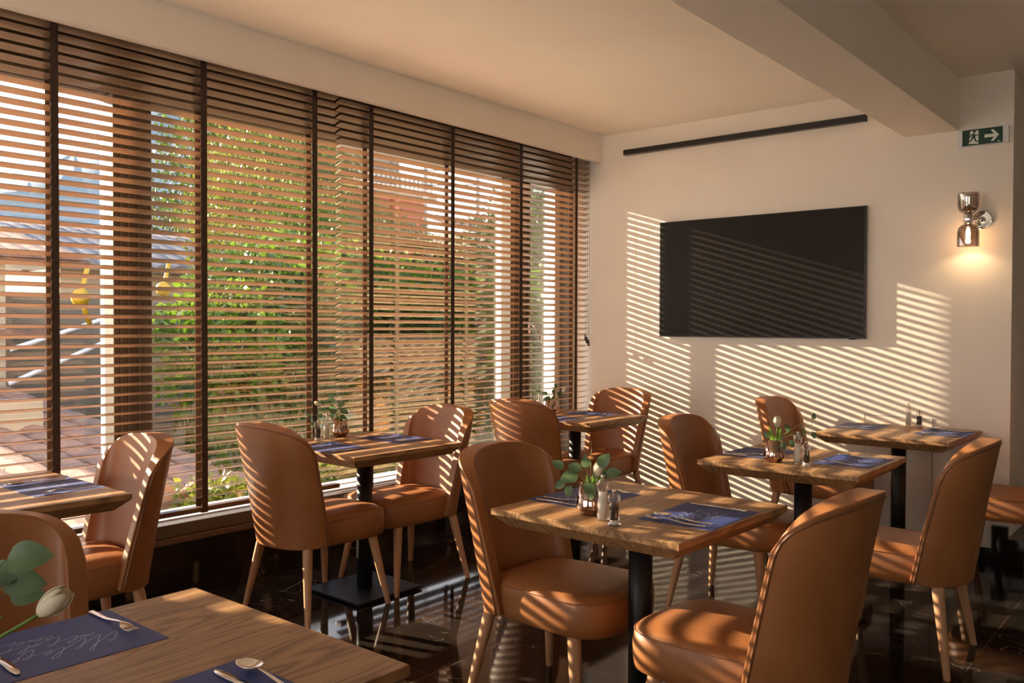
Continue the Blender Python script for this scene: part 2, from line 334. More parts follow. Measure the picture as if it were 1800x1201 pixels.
# ------------------------------------------------------------------ chairs
def shell_pt(s, z, inner=False):
    q = max(0, (z-.335)/.58)
    w_ = .230 + .034*min(1, q*1.25) - .004*q; r_ = .276 + .092*q**1.15; d_ = .185 - .050*q
    ph = s*PI/2; ph = ph*(.80+.20*abs(s)); e = 2/2.15
    if inner: w_ -= .048; r_ -= .078; d_ -= .080
    la = w_*math.copysign(abs(math.sin(ph))**e, ph); fwd = d_*(1-abs(math.cos(ph))**e)
    return Vector((-r_+fwd, la, z))
def make_chair():
    t = thing('dining_chair', '', 'chair', group='tan leather dining chairs')
    NS, NZ = 28, 16
    def ztop(s):
        a = abs(s); return .780 + .050*(1-a*a) + .083*(max(0, 1-a**4.6))**(1/2.1)
    def g(s, tt, inner):
        zb = .338 + .016*abs(s)**8; z = zb + (ztop(s)-zb)*tt
        p = shell_pt(s, z, bool(inner))
        if inner: p.z += .004
        return p
    bm = BM(); ss = [-1+2*i/NS for i in range(NS+1)]; ts = [j/NZ for j in range(NZ+1)]
    O = [[bm.verts.new(g(s, tt, 0)) for s in ss] for tt in ts]; I = [[bm.verts.new(g(s, tt, 1)) for s in ss] for tt in ts]
    for G, f in ((O, 0), (I, 1)):
        for j in range(NZ):
            for i in range(NS):
                q = (G[j][i], G[j][i+1], G[j+1][i+1], G[j+1][i]); bm.faces.new(q if f else q[::-1])
    rim = [(j, 0) for j in range(NZ+1)] + [(NZ, i) for i in range(1, NS+1)] + [(j, NS) for j in range(NZ-1, -1, -1)] + [(0, i) for i in range(NS-1, 0, -1)]
    for k in range(len(rim)):
        a, b = rim[k], rim[(k+1) % len(rim)]
        bm.faces.new((O[a[0]][a[1]], O[b[0]][b[1]], I[b[0]][b[1]], I[a[0]][a[1]]))
    obj('backrest', fixn(bm), M['leather'], t, True, .016, 4, 42)
    se = .955
    pts = [g(-se, tt*.972, 0) for tt in ts] + [g(s*se, .972, 0) for s in ss[1:-1]] + [g(se, tt*.972, 0) for tt in ts[::-1]]
    # piping set slightly in from the rim so it reads on the rounded edge
    bm = BM(); pp = []
    for k, p in enumerate(pts): pp.append(p)
    for q in range(3): pp = [pp[0]] + [(pp[i-1]+pp[i]*2+pp[i+1])/4 for i in range(1, len(pp)-1)] + [pp[-1]]
    tube(bm, pp, .0046, 6); obj('piping', fixn(bm), M['leather_seam'], t, True)
    # seat
    def outline(ins, z, nb=44):
        r = []
        for i in range(nb):
            a = 2*PI*i/nb; c, s_ = math.cos(a), math.sin(a); n_ = 4.2 if c > 0 else 6
            x = math.copysign(abs(c)**(2/n_), c); y = math.copysign(abs(s_)**(2/n_), s_)
            fx = .030 + x*(.265-ins); wy = (.2 + .034*(x+1)/2 - ins)
            if c < 0: fx = .030 + x*(.235-ins)
            r.append((fx + (.012*(1-y*y) if c > 0 else 0), y*wy, z))
        return r
    bm = BM(); loft(bm, [outline(.012, .335), outline(.002, .342), outline(-.003, .38), outline(-.003, .42), outline(.002, .450), outline(.010, .460), outline(.025, .468), outline(.06, .476), outline(.11, .481), outline(.16, .483)])
    obj('seat', fixn(bm), M['leather'], t, True)
    bm = BM(); tube(bm, [Vector(p) for p in outline(.0015, .4525)] + [Vector(outline(.0015, .4525)[0])], .0018, 5, False); obj('seat_seam', fixn(bm), M['leather'], t, True)
    for fx, ly, ft in ((.19, .185, .245), (-.185, .175, -.238)):
        for sg in (1, -1):
            bm = BM(); rings = []
            for z, r in ((.345, .0235), (.25, .021), (.12, .0165), (.0, .0125)):
                k = 1-z/.345; cx = fx+(ft-fx)*k; cy_ = sg*(ly+(.245-ly)*k)
                rings.append([(cx+r*1.08*math.cos(a)*(1 if abs(math.cos(a)) < .8 else .97), cy_+r*math.sin(a), z) for a in [2*PI*i/12 for i in range(12)]])
            loft(bm, rings[::-1]); obj('leg', fixn(bm), M['leg'], t, True, .002, 2, 60)
    return t
chair = make_chair(); used = []
def place_chair(x, y, deg, label):
    o = chair if not used else dup(chair); used.append(o)
    o.location = (x, y, 0); o.rotation_euler = (0, 0, R(deg)); o['label'] = label; o['group'] = 'tan leather dining chairs'
place_chair(-3.42, 2.645, 90, 'tan leather chair with its back turned, at the window table left of centre')
place_chair(-3.44, 3.25, -95, 'light-striped tan leather chair on the far side of the window table left of centre')
place_chair(-1.86, 2.53, 0, 'large tan leather chair at the left side of the centre table')
place_chair(-1.095, 2.41, 177, 'large tan leather chair in the right foreground, facing the centre table')
place_chair(-1.86, 3.96, 2, 'tan leather chair left of the second table of the right row')
place_chair(-1.075, 3.88, 181, 'tan leather chair at the right side of the second table of the right row')
place_chair(-1.985, 5.38, 0, 'tan leather chair standing below the black television')
place_chair(-.90, 5.38, 180, 'tan leather chair cut by the right picture edge, at the farthest right table')
place_chair(-3.42, 4.47, 90, 'tan leather chair with its back turned, at the table in the window corner')
place_chair(-3.44, 5.13, -94, 'tan leather chair in the far corner between the blind and the white wall')
place_chair(-3.46, 1.50, -95, 'tan leather chair with curved light stripes at the leftmost window table')
place_chair(-1.97, .72, 0, 'shaded tan leather chair at the left picture edge, behind the foreground placemat')
place_chair(-.965, .65, 180, 'tan leather chair showing only its rounded top at the bottom picture edge')

# ------------------------------------------------------------------ tables
def make_table():
    t = thing('dining_table', '', 'table', group='square oak dining tables'); h = .355
    bm = BM(); sq = lambda s, z: [(-s, -s, z), (s, -s, z), (s, s, z), (-s, s, z)]
    loft(bm, [sq(h-.044, TT-.060), sq(h-.001, TT-.021), sq(h, TT-.019), sq(h, TT-.0015), sq(h-.0015, TT)])
    obj('tabletop', fixn(bm), M['oak'], t)
    bm = BM(); lathe(bm, [(.04, .02), (.04, .70)], 32); obj('pole', fixn(bm), M['black_metal'], t, True)
    obj('pole_flange', (lambda b: (box(b, -.15, .15, -.15, .15, TT-.052, TT-.046), fixn(b))[1])(BM()), M['black_metal'], t)
    bm = BM(); box(bm, -.21, .21, -.21, .21, .006, .018); box(bm, -.19, .19, -.19, .19, 0, .006); obj('base_plate', fixn(bm), M['black_metal'], t, bevel=.002)
    return t
table = make_table(); tu = []
def place_table(x, y, deg, label):
    o = table if not tu else dup(table); tu.append(o); o.location = (x, y, 0); o.rotation_euler = (0, 0, R(deg)); o['label'] = label; return o
place_table(-1.476, .717, 0, 'square oak table filling the left foreground, cut by the picture edge')
place_table(-1.521, 2.516, -1.8, 'square oak table in the centre with vase, salt and pepper mills')
place_table(-1.516, 3.934, .7, 'square oak table behind the centre one, second of the right row')
place_table(-1.49, 5.325, -1, 'square oak table farthest right, against the white wall, with mills but no vase')
place_table(-3.391, 1.181, -1.2, 'square oak table at the left picture edge by the window')
place_table(-3.434, 2.962, -1.2, 'square oak table by the window left of centre with its black base plate in view')
place_table(-3.413, 4.793, .8, 'square oak table in the corner by the window and the white wall')

# ------------------------------------------------------------------ placemats and cutlery
def ribbon(bm, pts, w_, z):
    pts = [Vector((p[0], p[1], z)) for p in pts]; l = []
    for i, p in enumerate(pts):
        t = (pts[min(i+1, len(pts)-1)]-pts[max(i-1, 0)]).normalized(); n = Vector((-t.y, t.x, 0))*w_
        l.append((bm.verts.new(p+n), bm.verts.new(p-n)))
    for a, b in zip(l, l[1:]): bm.faces.new((a[0], a[1], b[1], b[0]))
def script_line(x, y, length, amp, seed, ang=0):
    """a loose handwriting-like stroke: letters of differing height, some with loops"""
    rnd = random.Random(seed); u = 0; ctrl = [(0, 0)]
    while u < length:
        h_ = amp*rnd.choice((.35, .4, .5, 1.0, 1.25)); w_ = rnd.uniform(.012, .022); dn = -amp*.7 if rnd.random() < .22 else -h_*.08
        ctrl += [(u+w_*.75, h_*.55), (u+w_*.95, h_), (u+w_*.45, h_*.85), (u+w_*.35, dn), (u+w_*.9, dn*1.1)]; u += w_*rnd.choice((1, 1, 1, 1.9))
    out_ = []
    for i in range(1, len(ctrl)-2):
        p0, p1, p2, p3 = ctrl[i-1:i+3]
        for k in range(5):
            t = k/5; f = lambda a, b_, c, d: .5*(2*b_+(c-a)*t+(2*a-5*b_+4*c-d)*t*t+(3*b_-a-3*c+d)*t**3)
            px, py = f(p0[0], p1[0], p2[0], p3[0]), f(p0[1], p1[1], p2[1], p3[1]); px += py*.45
            out_.append((x + px*math.cos(ang)-py*math.sin(ang), y + px*math.sin(ang)+py*math.cos(ang)))
    return out_
def make_mat():   # local: +x towards the table centre (top of the sheet), y to the sitter's left
    t = thing('placemat', '', 'placemat', group='blue paper placemats')
    obj('sheet', (lambda b: (box(b, -.1275, .1275, -.168, .168, 0, .0008), fixn(b))[1])(BM()), M['bluemat'], t)
    bm = BM()
    ribbon(bm, script_line(.045, .11, .17, .034, 3, -PI/2-.12), .0010, .0012)
    ribbon(bm, script_line(-.005, .09, .16, .026, 8, -PI/2-.18), .0009, .0012)
    ribbon(bm, script_line(-.05, .03, .12, .012, 5, -PI/2-.1), .0007, .0012)
    ribbon(bm, script_line(-.09, -.09, .05, .008, 11, -PI/2), .0007, .0012)
    obj('handwriting', bm, M['ink'], t)
    return t
def strip(bm, prof, th, hz):   # prof: (x, halfwidth), hz(x)->z centre
    rings = []
    for x, w_ in prof:
        z = hz(x); rings.append([(x, -w_, z), (x, -w_*.6, z+th), (x, w_*.6, z+th), (x, w_, z), (x, w_*.6, z-th*.5), (x, -w_*.6, z-th*.5)])
    loft(bm, rings)
def make_fork():
    t = thing('fork', '', 'fork', group='steel forks'); bm = BM()
    hz = lambda x: .003 + .009*math.exp(-((x-.035)/.03)**2) + (.007*((x-.06)/.04)**2 if x > .06 else 0)
    strip(bm, [(-.10, .006), (-.095, .0068), (-.03, .0050), (.02, .0032), (.038, .003), (.046, .008), (.055, .0115), (.064, .012)], .0012, hz)
    obj('handle', fixn(bm), M['steel'], t, True, .0006, 2)
    bm = BM()
    for k in range(4):
        yy = -.0095+.00633*k; rings = []
        for x, w_ in ((.062, .0019), (.075, .0017), (.09, .0015), (.102, .0007)):
            z = hz(x); rings.append([(x, yy-w_, z-.0006), (x, yy-w_, z+.0012), (x, yy+w_, z+.0012), (x, yy+w_, z-.0006)])
        loft(bm, rings)
    obj('tines', fixn(bm), M['steel'], t, True, .0003, 1); return t
def make_knife():
    t = thing('knife', '', 'knife', group='steel table knives'); bm = BM()
    strip(bm, [(-.105, .006), (-.10, .0078), (-.05, .0068), (.0, .0058), (.008, .005)], .0022, lambda x: .0028); obj('handle', fixn(bm), M['steel'], t, True, .0008, 2)
    bm = BM(); rings = []
    for x, a, b in ((.006, -.005, .005), (.02, -.006, .0085), (.06, -.006, .0095), (.09, -.006, .009), (.105, -.004, .005), (.11, -.002, .002)):
        rings.append([(x, a, .0018), (x, a, .0036), (x, b, .0030), (x, b, .0024)])
    loft(bm, rings); obj('blade', fixn(bm), M['steel'], t, True); return t
def make_spoon():
    t = thing('spoon', '', 'spoon', group='steel table spoons'); bm = BM()
    hz = lambda x: .003+.009*math.exp(-((x-.04)/.028)**2)
    strip(bm, [(-.10, .006), (-.095, .0068), (-.03, .0048), (.025, .0030), (.048, .003)], .0012, hz); obj('handle', fixn(bm), M['steel'], t, True, .0006, 2)
    bm = BM(); rr = []
    for k in range(9):
        f = k/8; rr.append([(.073+.031*f*math.cos(a), .0205*f*math.sin(a)*(1-.12*math.cos(a)), .0035+.009*f*f) for a in [2*PI*i/24 for i in range(24)]])
    c = bm.verts.new((.073, 0, .0035)); vs = [[bm.verts.new(p) for p in r] for r in rr[1:]]
    for i in range(24): bm.faces.new((c, vs[0][i], vs[0][(i+1) % 24]))
    for a, b in zip(vs, vs[1:]):
        for i in range(24): bm.faces.new((a[i], b[i], b[(i+1) % 24], a[(i+1) % 24]))
    o = obj('bowl', fixn(bm), M['steel'], t, True); sd = o.modifiers.new('s', 'SOLIDIFY'); sd.thickness = .0012; return t
protos = dict(m=make_mat(), f=make_fork(), k=make_knife(), s=make_spoon()); first = set()
def put(k, x, y, z, rz, label):
    o = protos[k] if k not in first else dup(protos[k]); first.add(k); o.location = (x, y, z); o.rotation_euler = (0, 0, rz); o['label'] = label; return o
# centre x, y, direction towards the table centre (deg), place description, overrides of lateral offsets
sets = [(-1.7, .698, 0, 'left side of the foreground table', {'k': -.088, 's': -.15, 'fx': -.03}),
        (-1.243, .722, 180, 'right side of the foreground table', {'k': -.108, 's': -.148}),
        (-1.757, 2.53, 0, 'left side of the centre table', {}),
        (-1.305, 2.516, 180, 'right side of the centre table', {'s': .10, 'f': .145}),
        (-1.745, 3.96, 0, 'left side of the second table of the right row', {}),
        (-1.312, 3.995, 180, 'right side of the second table of the right row', {}),
        (-1.74, 5.44, 0, 'left side of the farthest right table', {}),
        (-1.262, 5.41, 180, 'right side of the farthest right table', {}),
        (-3.385, 1.402, -90, 'window side table at the left picture edge', {}),
        (-3.447, 3.19, -90, 'far side of the window table left of centre', {'f': .13}),
        (-3.44, 2.745, 90, 'near side of the window table left of centre', {'s': .09, 'f': .135}),
        (-3.42, 5.005, -90, 'far side of the corner table', {}),
        (-3.42, 4.575, 90, 'near side of the corner table', {'s': .09})]
rnd = random.Random(4)
for x, y, deg, place, ov in sets:
    a = R(deg) + R(rnd.uniform(-1.5, 1.5)); c, s_ = math.cos(a), math.sin(a)
    put('m', x, y, TT+.0002, a, 'blue paper placemat, ' + place)
    for k, lat, nm in (('f', .135, 'steel fork'), ('k', -.148, 'steel table knife'), ('s', -.105, 'steel table spoon')):
        lat = ov.get(k, lat); fx = rnd.uniform(-.006, .01) + (ov.get('fx', 0) if k == 'f' else 0); yy = lat
        put(k, x+fx*c-yy*s_, y+fx*s_+yy*c, TT+.001, a+R(rnd.uniform(-3, 3)), nm + ', ' + place)

# ------------------------------------------------------------------ salt and pepper mills
def make_mill(h, name, cat, fill):
    t = thing(name, '', cat, group='clear acrylic mills'); r = .0185
    prof = [(r+.002, 0), (r+.003, .004), (r, .012), (r-.003, h*.45), (r-.0035, h*.64), (r-.001, h*.68), (r+.001, h*.72), (r+.0015, h*.80), (r-.002, h*.87), (.008, h*.90)]
    bm = BM(); lathe(bm, prof, 32, flute=.03, nf=8); obj('body', fixn(bm), M['acrylic'], t, False)
    b0 = h*.16 if fill == 'pepper' else .006
    bm = BM(); lathe(bm, [(.0135, b0), (.0135, h*.5), (.0130, h*.62)], 20); obj('filling', fixn(bm), M[fill], t, True)
    if fill == 'pepper':
        bm = BM(); lathe(bm, [(.014, .004), (.011, h*.15)], 20); obj('grinder', fixn(bm), M['salt'], t, True)
    bm = BM(); lathe(bm, [(.0022, h*.2), (.0022, h*.9), (.0045, h*.905), (.0045, h*.94), (.0062, h*.95), (.0062, h*.975), (.003, h)], 14); obj('knob', fixn(bm), M['chrome'], t, True)
    return t
salt = make_mill(.142, 'salt_mill', 'salt mill', 'salt'); pep = make_mill(.108, 'pepper_mill', 'pepper mill', 'pepper'); ms = set()
for (sx_, sy_), (px, py), place in (((-1.505, 2.262), (-1.44, 2.227), 'centre table'), ((-1.475, 3.762), (-1.42, 3.715), 'second table of the right row'),
                                  ((-1.52, 5.63), (-1.455, 5.615), 'farthest right table, by the wall'), ((-3.70, 2.93), (-3.685, 2.86), 'window table left of centre'), ((-3.70, 4.76), (-3.69, 4.70), 'corner table by the window')):
    for pr_, (x, y), lb in ((salt, (sx_, sy_), 'tall clear salt mill filled with white salt on the '), (pep, (px, py), 'short clear pepper mill on the ')):
        o = pr_ if pr_.name not in ms else dup(pr_); ms.add(pr_.name); o.location = (x, y, TT); o['label'] = lb+place

# ------------------------------------------------------------------ vases with tulips and eucalyptus
def make_vase():
    t = thing('flower_vase', '', 'vase', group='smoked copper glass vases')
    bm = BM(); lathe(bm, [(.030, 0), (.033, .003), (.034, .010), (.036, .014), (.047, .022), (.0475, .027), (.044, .045), (.034, .100)], 48, cap1=False, flute=.012, nf=16)
    bmesh.ops.recalc_face_normals(bm, faces=bm.faces)
    o = obj('body', bm, M['copper'], t, True); s_ = o.modifiers.new('s', 'SOLIDIFY'); s_.thickness = .002
    bm = BM(); lathe(bm, [(.0295, .0005), (.033, .004), (.0335, .009)], 40); obj('foot', fixn(bm), M['copper'], t, True)
    return t
vase = make_vase()
CR = Vector((rt.x, rt.y, 0)); CD = Vector((-math.sin(ya), math.cos(ya), 0))
def leaf_bm(bm, base, tip, wid, nrm, fold=.15, droop=.1, pointed=1.0):
    base, tip = Vector(base), Vector(tip); d = tip-base; ln = d.length; d.normalize(); n = Vector(nrm); n = (n-d*n.dot(d)).normalized(); sd = d.cross(n)
    cols = []
    for i in range(9):
        f = i/8; w_ = wid*math.sin(PI*min(1, f**.75*.97+.03))**(.75*pointed) if f < 1 else 0.0
        c = base + d*ln*f - n*droop*ln*(f-.5)**2*2
        cols.append([c - sd*w_ + n*fold*w_, c - sd*w_*.5 + n*fold*w_*.4, c, c + sd*w_*.5 + n*fold*w_*.4, c + sd*w_ + n*fold*w_])
    loft(bm, cols, False, False, closed=False)
def arrangement(vx, vy, leaves, tulips, place, seed, tl=(), extra=()):
    o = vase if 'v' not in ms else dup(vase); ms.add('v'); o.location = (vx, vy, TT); o['label'] = 'ribbed smoked copper glass vase on the ' + place
    rr = random.Random(seed); base = Vector((vx, vy, TT)); W = lambda u, v, d=0: CR*u + CD*d + Vector((0, 0, v))
    t = thing('eucalyptus_sprig', 'eucalyptus sprig in the vase on the ' + place, 'eucalyptus', base)
    for i, (u, v, size, ang, *dd) in enumerate(leaves):
        dep = dd[0] if dd else rr.uniform(-.03, .03)
        c = W(u, v, dep); a = R(ang); dr = CR*math.cos(a) + Vector((0, 0, math.sin(a))) + CD*rr.uniform(-.3, .3); dr.normalize()
        nr = (-CD + CR*rr.uniform(-.4, .4) + Vector((0, 0, rr.uniform(.1, .7)))).normalized()
        bm = BM(); leaf_bm(bm, c-dr*size*.5, c+dr*size*.5, size*.36, nr, .2, .15); obj('leaf', bm, M['euc'], t, True)
        st = W(rr.uniform(-.01, .01), .05); e = c-dr*size*.5; mid = (st+e)/2 + Vector((0, 0, .03)) - W(u*.2, 0)
        bm = BM(); tube(bm, cubic(st, st+Vector((0, 0, .04)), mid, e, 8), [.0014]*6+[.0009]*3, 5); obj('stem', fixn(bm), M['stem'], t, True)
    for e in extra:
        bm = BM(); tube(bm, [W(*p) for p in e], .0009, 5); obj('twig', fixn(bm), M['stem'], t, True)
    for (u, v, sz, lean) in tulips:
        t = thing('tulip', 'white tulip in the vase on the ' + place, 'flower', base)
        c = W(u, v-sz*.5, -.005); ax = (Vector((0, 0, 1)) + CR*lean).normalized()
        bm = BM(); tube(bm, cubic(W(0, .02), W(0, .08), c-ax*.04, c, 8), .0028, 7); obj('stem', fixn(bm), M['tulip_green'], t, True)
        q = ax.to_track_quat('Z', 'Y')
        for k in range(6):
            an = k*PI/3 + (.2 if k % 2 else 0); rad = sz*.37*(1 if k % 2 else .9)
            bm = BM(); rows = []
            for i in range(8):
                f = i/7; rr_ = rad*math.sin(PI*(.10+.74*f))**.75; hw = .74*math.sin(PI*min(.97, .2+.74*f))**.5
                rows.append([c + q @ Vector((rr_*math.cos(an+h*hw)*(1-.04*abs(h)), rr_*math.sin(an+h*hw), sz*f*(1+(.05 if k % 2 else 0)))) for h in (-1, -.5, 0, .5, 1)])
            loft(bm, rows, False, False, closed=False); o = obj('petal', bm, M['bud'], t, True); sd = o.modifiers.new('s', 'SOLIDIFY'); sd.thickness = .0012
        for (u1, v1, u2_, v2_) in tl:
            bm = BM(); leaf_bm(bm, W(u1, v1), W(u2_, v2_, -.01), .011, -CD+Vector((0, 0, .3)), .35, .25, 1.3); obj('leaf', bm, M['tulip_green'], t, True)
arrangement(-1.583, 2.31, [(-.107, .163, .042, 150), (-.018, .172, .045, 95, -.01), (-.055, .156, .045, 165), (-.072, .125, .062, 200, -.03), (-.074, .080, .040, 250, -.04), (-.100, .098, .040, 215, -.02), (.040, .178, .055, 55), (.072, .137, .048, 10, -.02), (-.008, .085, .058, 290, -.05), (.05, .125, .045, 330, .02)],
            [(.022, .145, .046, .12)], 'centre table', 1, tl=((.005, .07, .01, .14), (.01, .06, .035, .125), (-.005, .07, -.012, .13)), extra=[[(0, .08), (.0, .15), (.003, .22), (.0, .235)]])
arrangement(-1.576, 3.745, [(-.026, .118, .036, 170), (.066, .148, .038, 120, .03), (.027, .077, .040, 290, -.05), (.107, .112, .034, 270), (.085, .077, .036, 280, .02), (.175, .205, .030, 80), (.178, .118, .032, 280), (.145, .13, .026, 340, .03)],
            [(.011, .18, .046, 0)], 'second table of the right row', 2, tl=((0, .06, -.025, .165), (.005, .06, .03, .16)), extra=[[(0, .08), (.04, .12), (.085, .145), (.125, .155), (.165, .165), (.172, .195)], [(.125, .155), (.16, .15), (.178, .13)]])
arrangement(-3.735, 3.05, [(-.045, .215, .045, 60), (-.037, .150, .060, 110), (.0, .172, .045, 10), (.028, .140, .05, 330, -.03), (.026, .108, .042, 320, -.05), (-.115, .112, .035, 175), (-.145, .066, .042, 240, -.02), (-.178, .115, .035, 190)],
            [(-.12, .183, .026, -.8)], 'window table left of centre', 3, tl=((0, .06, -.02, .13),))
arrangement(-3.66, 4.85, [(-.09, .150, .034, 170), (-.044, .137, .042, 160), (-.035, .10, .042, 200, -.03), (.055, .13, .045, 290), (.03, .19, .035, 110), (.02, .15, .04, 70)],
            [(.08, .165, .045, .5)], 'corner table by the window', 4, tl=((0, .06, .03, .15), (0, .06, -.02, .13)))
arrangement(-1.56, .50, [(.10, .225, .075, 5, .03), (.09, .185, .07, -10, .03), (.05, .20, .06, 160, .03), (.085, .16, .06, -5, .05)],
            [(.135, .172, .055, 1.3)], 'foreground table, at the left picture edge', 5, tl=((0, .06, .07, .14),))

# ------------------------------------------------------------------ wall objects
t = thing('television', 'large black flat television hanging on the white wall', 'television', (-2.53, 5.67, 1.708))
for nm, mt, b, bv in (('cabinet', 'black', (-.739, .739, -.018, .005, -.420, .420), .003), ('screen', 'screen', (-.731, .731, -.0205, -.0182, -.411, .414), 0), ('sensor_bump', 'black', (.64, .68, -.02, -.005, -.426, -.420), .001), ('wall_bracket', 'black_metal', (-.3, .3, .005, .0175, -.15, .15), 0)):
    B(nm, M[mt], b, parent=t, bevel=bv)
t = thing('linear_wall_light', 'long slim black linear light fixed high on the white wall', 'light', (-2.70, FY, 2.68))
B('housing', M['black'], (-.885, .90, -.045, 0, -.02, .02), parent=t, bevel=.003); B('diffuser', M['black_metal'], (-.88, .895, -.036, -.008, .0202, .0215), parent=t)
# exit sign
t = thing('exit_sign', 'green emergency exit sign with running figure and arrow', 'sign', (-1.139, FY, 2.473))
B('housing', M['white_plastic'], (-.134, .134, -.028, 0, -.0495, .0495), parent=t, bevel=.003)
B('green_panel', M['sign_green'], (-.108, .103, -.030, -.028, -.046, .046), parent=t)
def flat(name, polys, m, y0, y1):
    bm = BM()
    for p in polys: prism(bm, p, y0, y1, lambda x, z, y: (x, y, z))
    return obj(name, fixn(bm), m, t)
flat('door_pictogram', [[(-.072, -.036), (-.022, -.040), (-.022, .038), (-.066, .038)]], M['sign_white'], -.0312, -.030)
rp = lambda pts: [(-.048 + x*.043, y*.043) for x, y in pts]
flat('running_figure', [rp([(.05, .55), (.2, .62), (.28, .78), (.18, .92), (.02, .9), (-.05, .72)]), rp([(-.05, .55), (.12, .5), (.22, .05), (0, -.1), (-.2, .1)]),
     rp([(-.1, .5), (-.02, .35), (-.3, .3), (-.42, 0), (-.52, .05), (-.38, .42)]), rp([(.1, .45), (.35, .25), (.58, .35), (.6, .22), (.33, .1), (.08, .28)]),
     rp([(.0, .05), (.22, .0), (.35, -.45), (.62, -.55), (.6, -.7), (.22, -.58)]), rp([(-.18, .12), (.05, -.02), (-.25, -.5), (-.72, -.62), (-.7, -.46), (-.35, -.36)])], M['sign_green'], -.0322, -.0312)
flat('arrow', [[(.01, -.009), (.066, -.009), (.066, .009), (.01, .009)], [(.042, .033), (.056, .033), (.083, .002), (.083, -.002), (.056, -.033), (.042, -.033), (.064, -.0)]], M['sign_white'], -.0312, -.030)
flat('small_print', [[(.074, -.039), (.092, -.039), (.092, -.037), (.074, -.037)], [(.078, -.035), (.09, -.035), (.09, -.0335), (.078, -.0335)]], M['sign_white'], -.0308, -.030)
# sconce
t = thing('wall_sconce', 'chrome wall lamp with two smoked glass cups and a glowing bulb', 'lamp', (-1.19, FY-.12, 1.99))
bm = BM(); tube(bm, [(.05, .12, 0), (.05, .095, 0)], .056, 32); obj('wall_plate', fixn(bm), M['chrome'], t, True, .006, 3)
bm = BM(); tube(bm, [(.05, .11, 0), (.04, .06, 0), (.0, .0, .0)], .009, 10); tube(bm, [(.05, .08, 0), (.05, .07, 0)], .018, 16); obj('arm', fixn(bm), M['chrome'], t, True)
bm = BM(); lathe(bm, [(.022, -.028), (.026, -.022), (.026, .024), (.022, .030)], 36, flute=.05, nf=12); obj('centre_fitting', fixn(bm), M['chrome'], t, True)
bm = BM(); lathe(bm, [(.018, .030), (.036, .036), (.050, .050), (.056, .070), (.057, .148)], 36, cap1=False, flute=.006, nf=12); o = obj('upper_cup', fixn(bm), M['smoke'], t, True)
bm = BM(); lathe(bm, [(.018, -.030), (.036, -.036), (.052, -.052), (.058, -.075), (.058, -.158)], 36, cap1=False, flute=.006, nf=12); o = obj('lower_bell', fixn(bm), M['smoke'], t, True)
bm = BM(); lathe(bm, [(.004, -.115), (.010, -.10), (.0125, -.085), (.010, -.065), (.006, -.05)], 16); obj('bulb', fixn(bm), M['bulb'], t, True)
bm = BM(); lathe(bm, [(.008, -.05), (.009, -.03)], 16); obj('socket', fixn(bm), M['chrome'], t, True)
pl = bpy.data.lights.new('sconce_light', 'POINT'); pl.energy = 1.1; pl.color = (1, .66, .34); pl.shadow_soft_size = .012
po = bpy.data.objects.new('sconce_light', pl); COL.objects.link(po); po.location = (-1.19, FY-.12, 1.865)

# ------------------------------------------------------------------ outdoors
def terr(x, y):
    X = -x; k = y/max(X, .1); q = min(1, max(0, (k-.52)/.10)); q = q*q*(3-2*q)
    hgt = -1.2 + .05*(X-4.4)
    bank = -.35 + max(0, X-4.8)*.27 if X < 7 else .24 + (X-7)*.19
    return hgt*(1-q) + q*min(bank, 5.2)
bm = BM(); xs = [-4.43]+[-4.8-.6*1.065**i*i for i in range(0, 42)]; ys = [-30+1.0*j for j in range(0, 130)]
rnd = random.Random(9)
g = [[bm.verts.new((x, y, terr(x, y)+(rnd.uniform(-.05, .05) if x < -5 else 0))) for y in ys] for x in xs if x > -120]
for a, b in zip(g, g[1:]):
    for i in range(len(ys)-1): bm.faces.new((a[i], a[i+1], b[i+1], b[i]))
struct(obj('ground_outside', fixn(bm), M['soil'], None, True), 'brown and green terraced hillside outside the window')
# distant hills
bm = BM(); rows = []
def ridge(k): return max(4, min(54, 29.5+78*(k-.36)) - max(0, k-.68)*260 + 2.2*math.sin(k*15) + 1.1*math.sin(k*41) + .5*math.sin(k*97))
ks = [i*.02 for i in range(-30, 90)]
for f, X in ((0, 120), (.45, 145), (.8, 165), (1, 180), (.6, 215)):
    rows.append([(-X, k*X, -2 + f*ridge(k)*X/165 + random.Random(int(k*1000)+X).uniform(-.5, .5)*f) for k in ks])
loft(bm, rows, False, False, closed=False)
o = obj('hills', fixn(bm), M['hill'], None, True); struct(o, 'hills on the horizon with blue haze painted into their colour')

def tileroof(name, x0, x1, y0, y1, z0, z1, m, pitch=.22, rows_=None, parent=None):
    """barrel tile roof falling along x: x0 (height z0) to x1 (height z1)"""
    bm = BM(); n = int(abs(y1-y0)/pitch); nr = rows_ or max(3, int(abs(x1-x0)/.38))
    for r_ in range(nr):
        fa, fb = r_/nr, (r_+1.12)/nr
        for j in range(n):
            yc = y0 + (j+.5)*pitch
            ringA, ringB = [], []
            for q in range(7):
                a = PI*q/6; dy = pitch*.5*math.cos(a); dz = pitch*.34*math.sin(a)
                ringA.append((x0+(x1-x0)*fa, yc+dy*.9, z0+(z1-z0)*fa+dz*.9+.03)); ringB.append((x0+(x1-x0)*fb, yc+dy, z0+(z1-z0)*fb+dz))
            loft(bm, [ringA, ringB], True, True)
    th = .05; v = [bm.verts.new(p) for p in ((x0, y0, z0), (x1, y0, z1), (x1, y1, z1), (x0, y1, z0), (x0, y0, z0-th), (x1, y0, z1-th), (x1, y1, z1-th), (x0, y1, z0-th))]
    for f in ((0, 1, 2, 3), (7, 6, 5, 4), (0, 4, 5, 1), (2, 6, 7, 3), (1, 5, 6, 2), (0, 3, 7, 4)): bm.faces.new([v[i] for i in f])
    return obj(name, fixn(bm), m, parent)
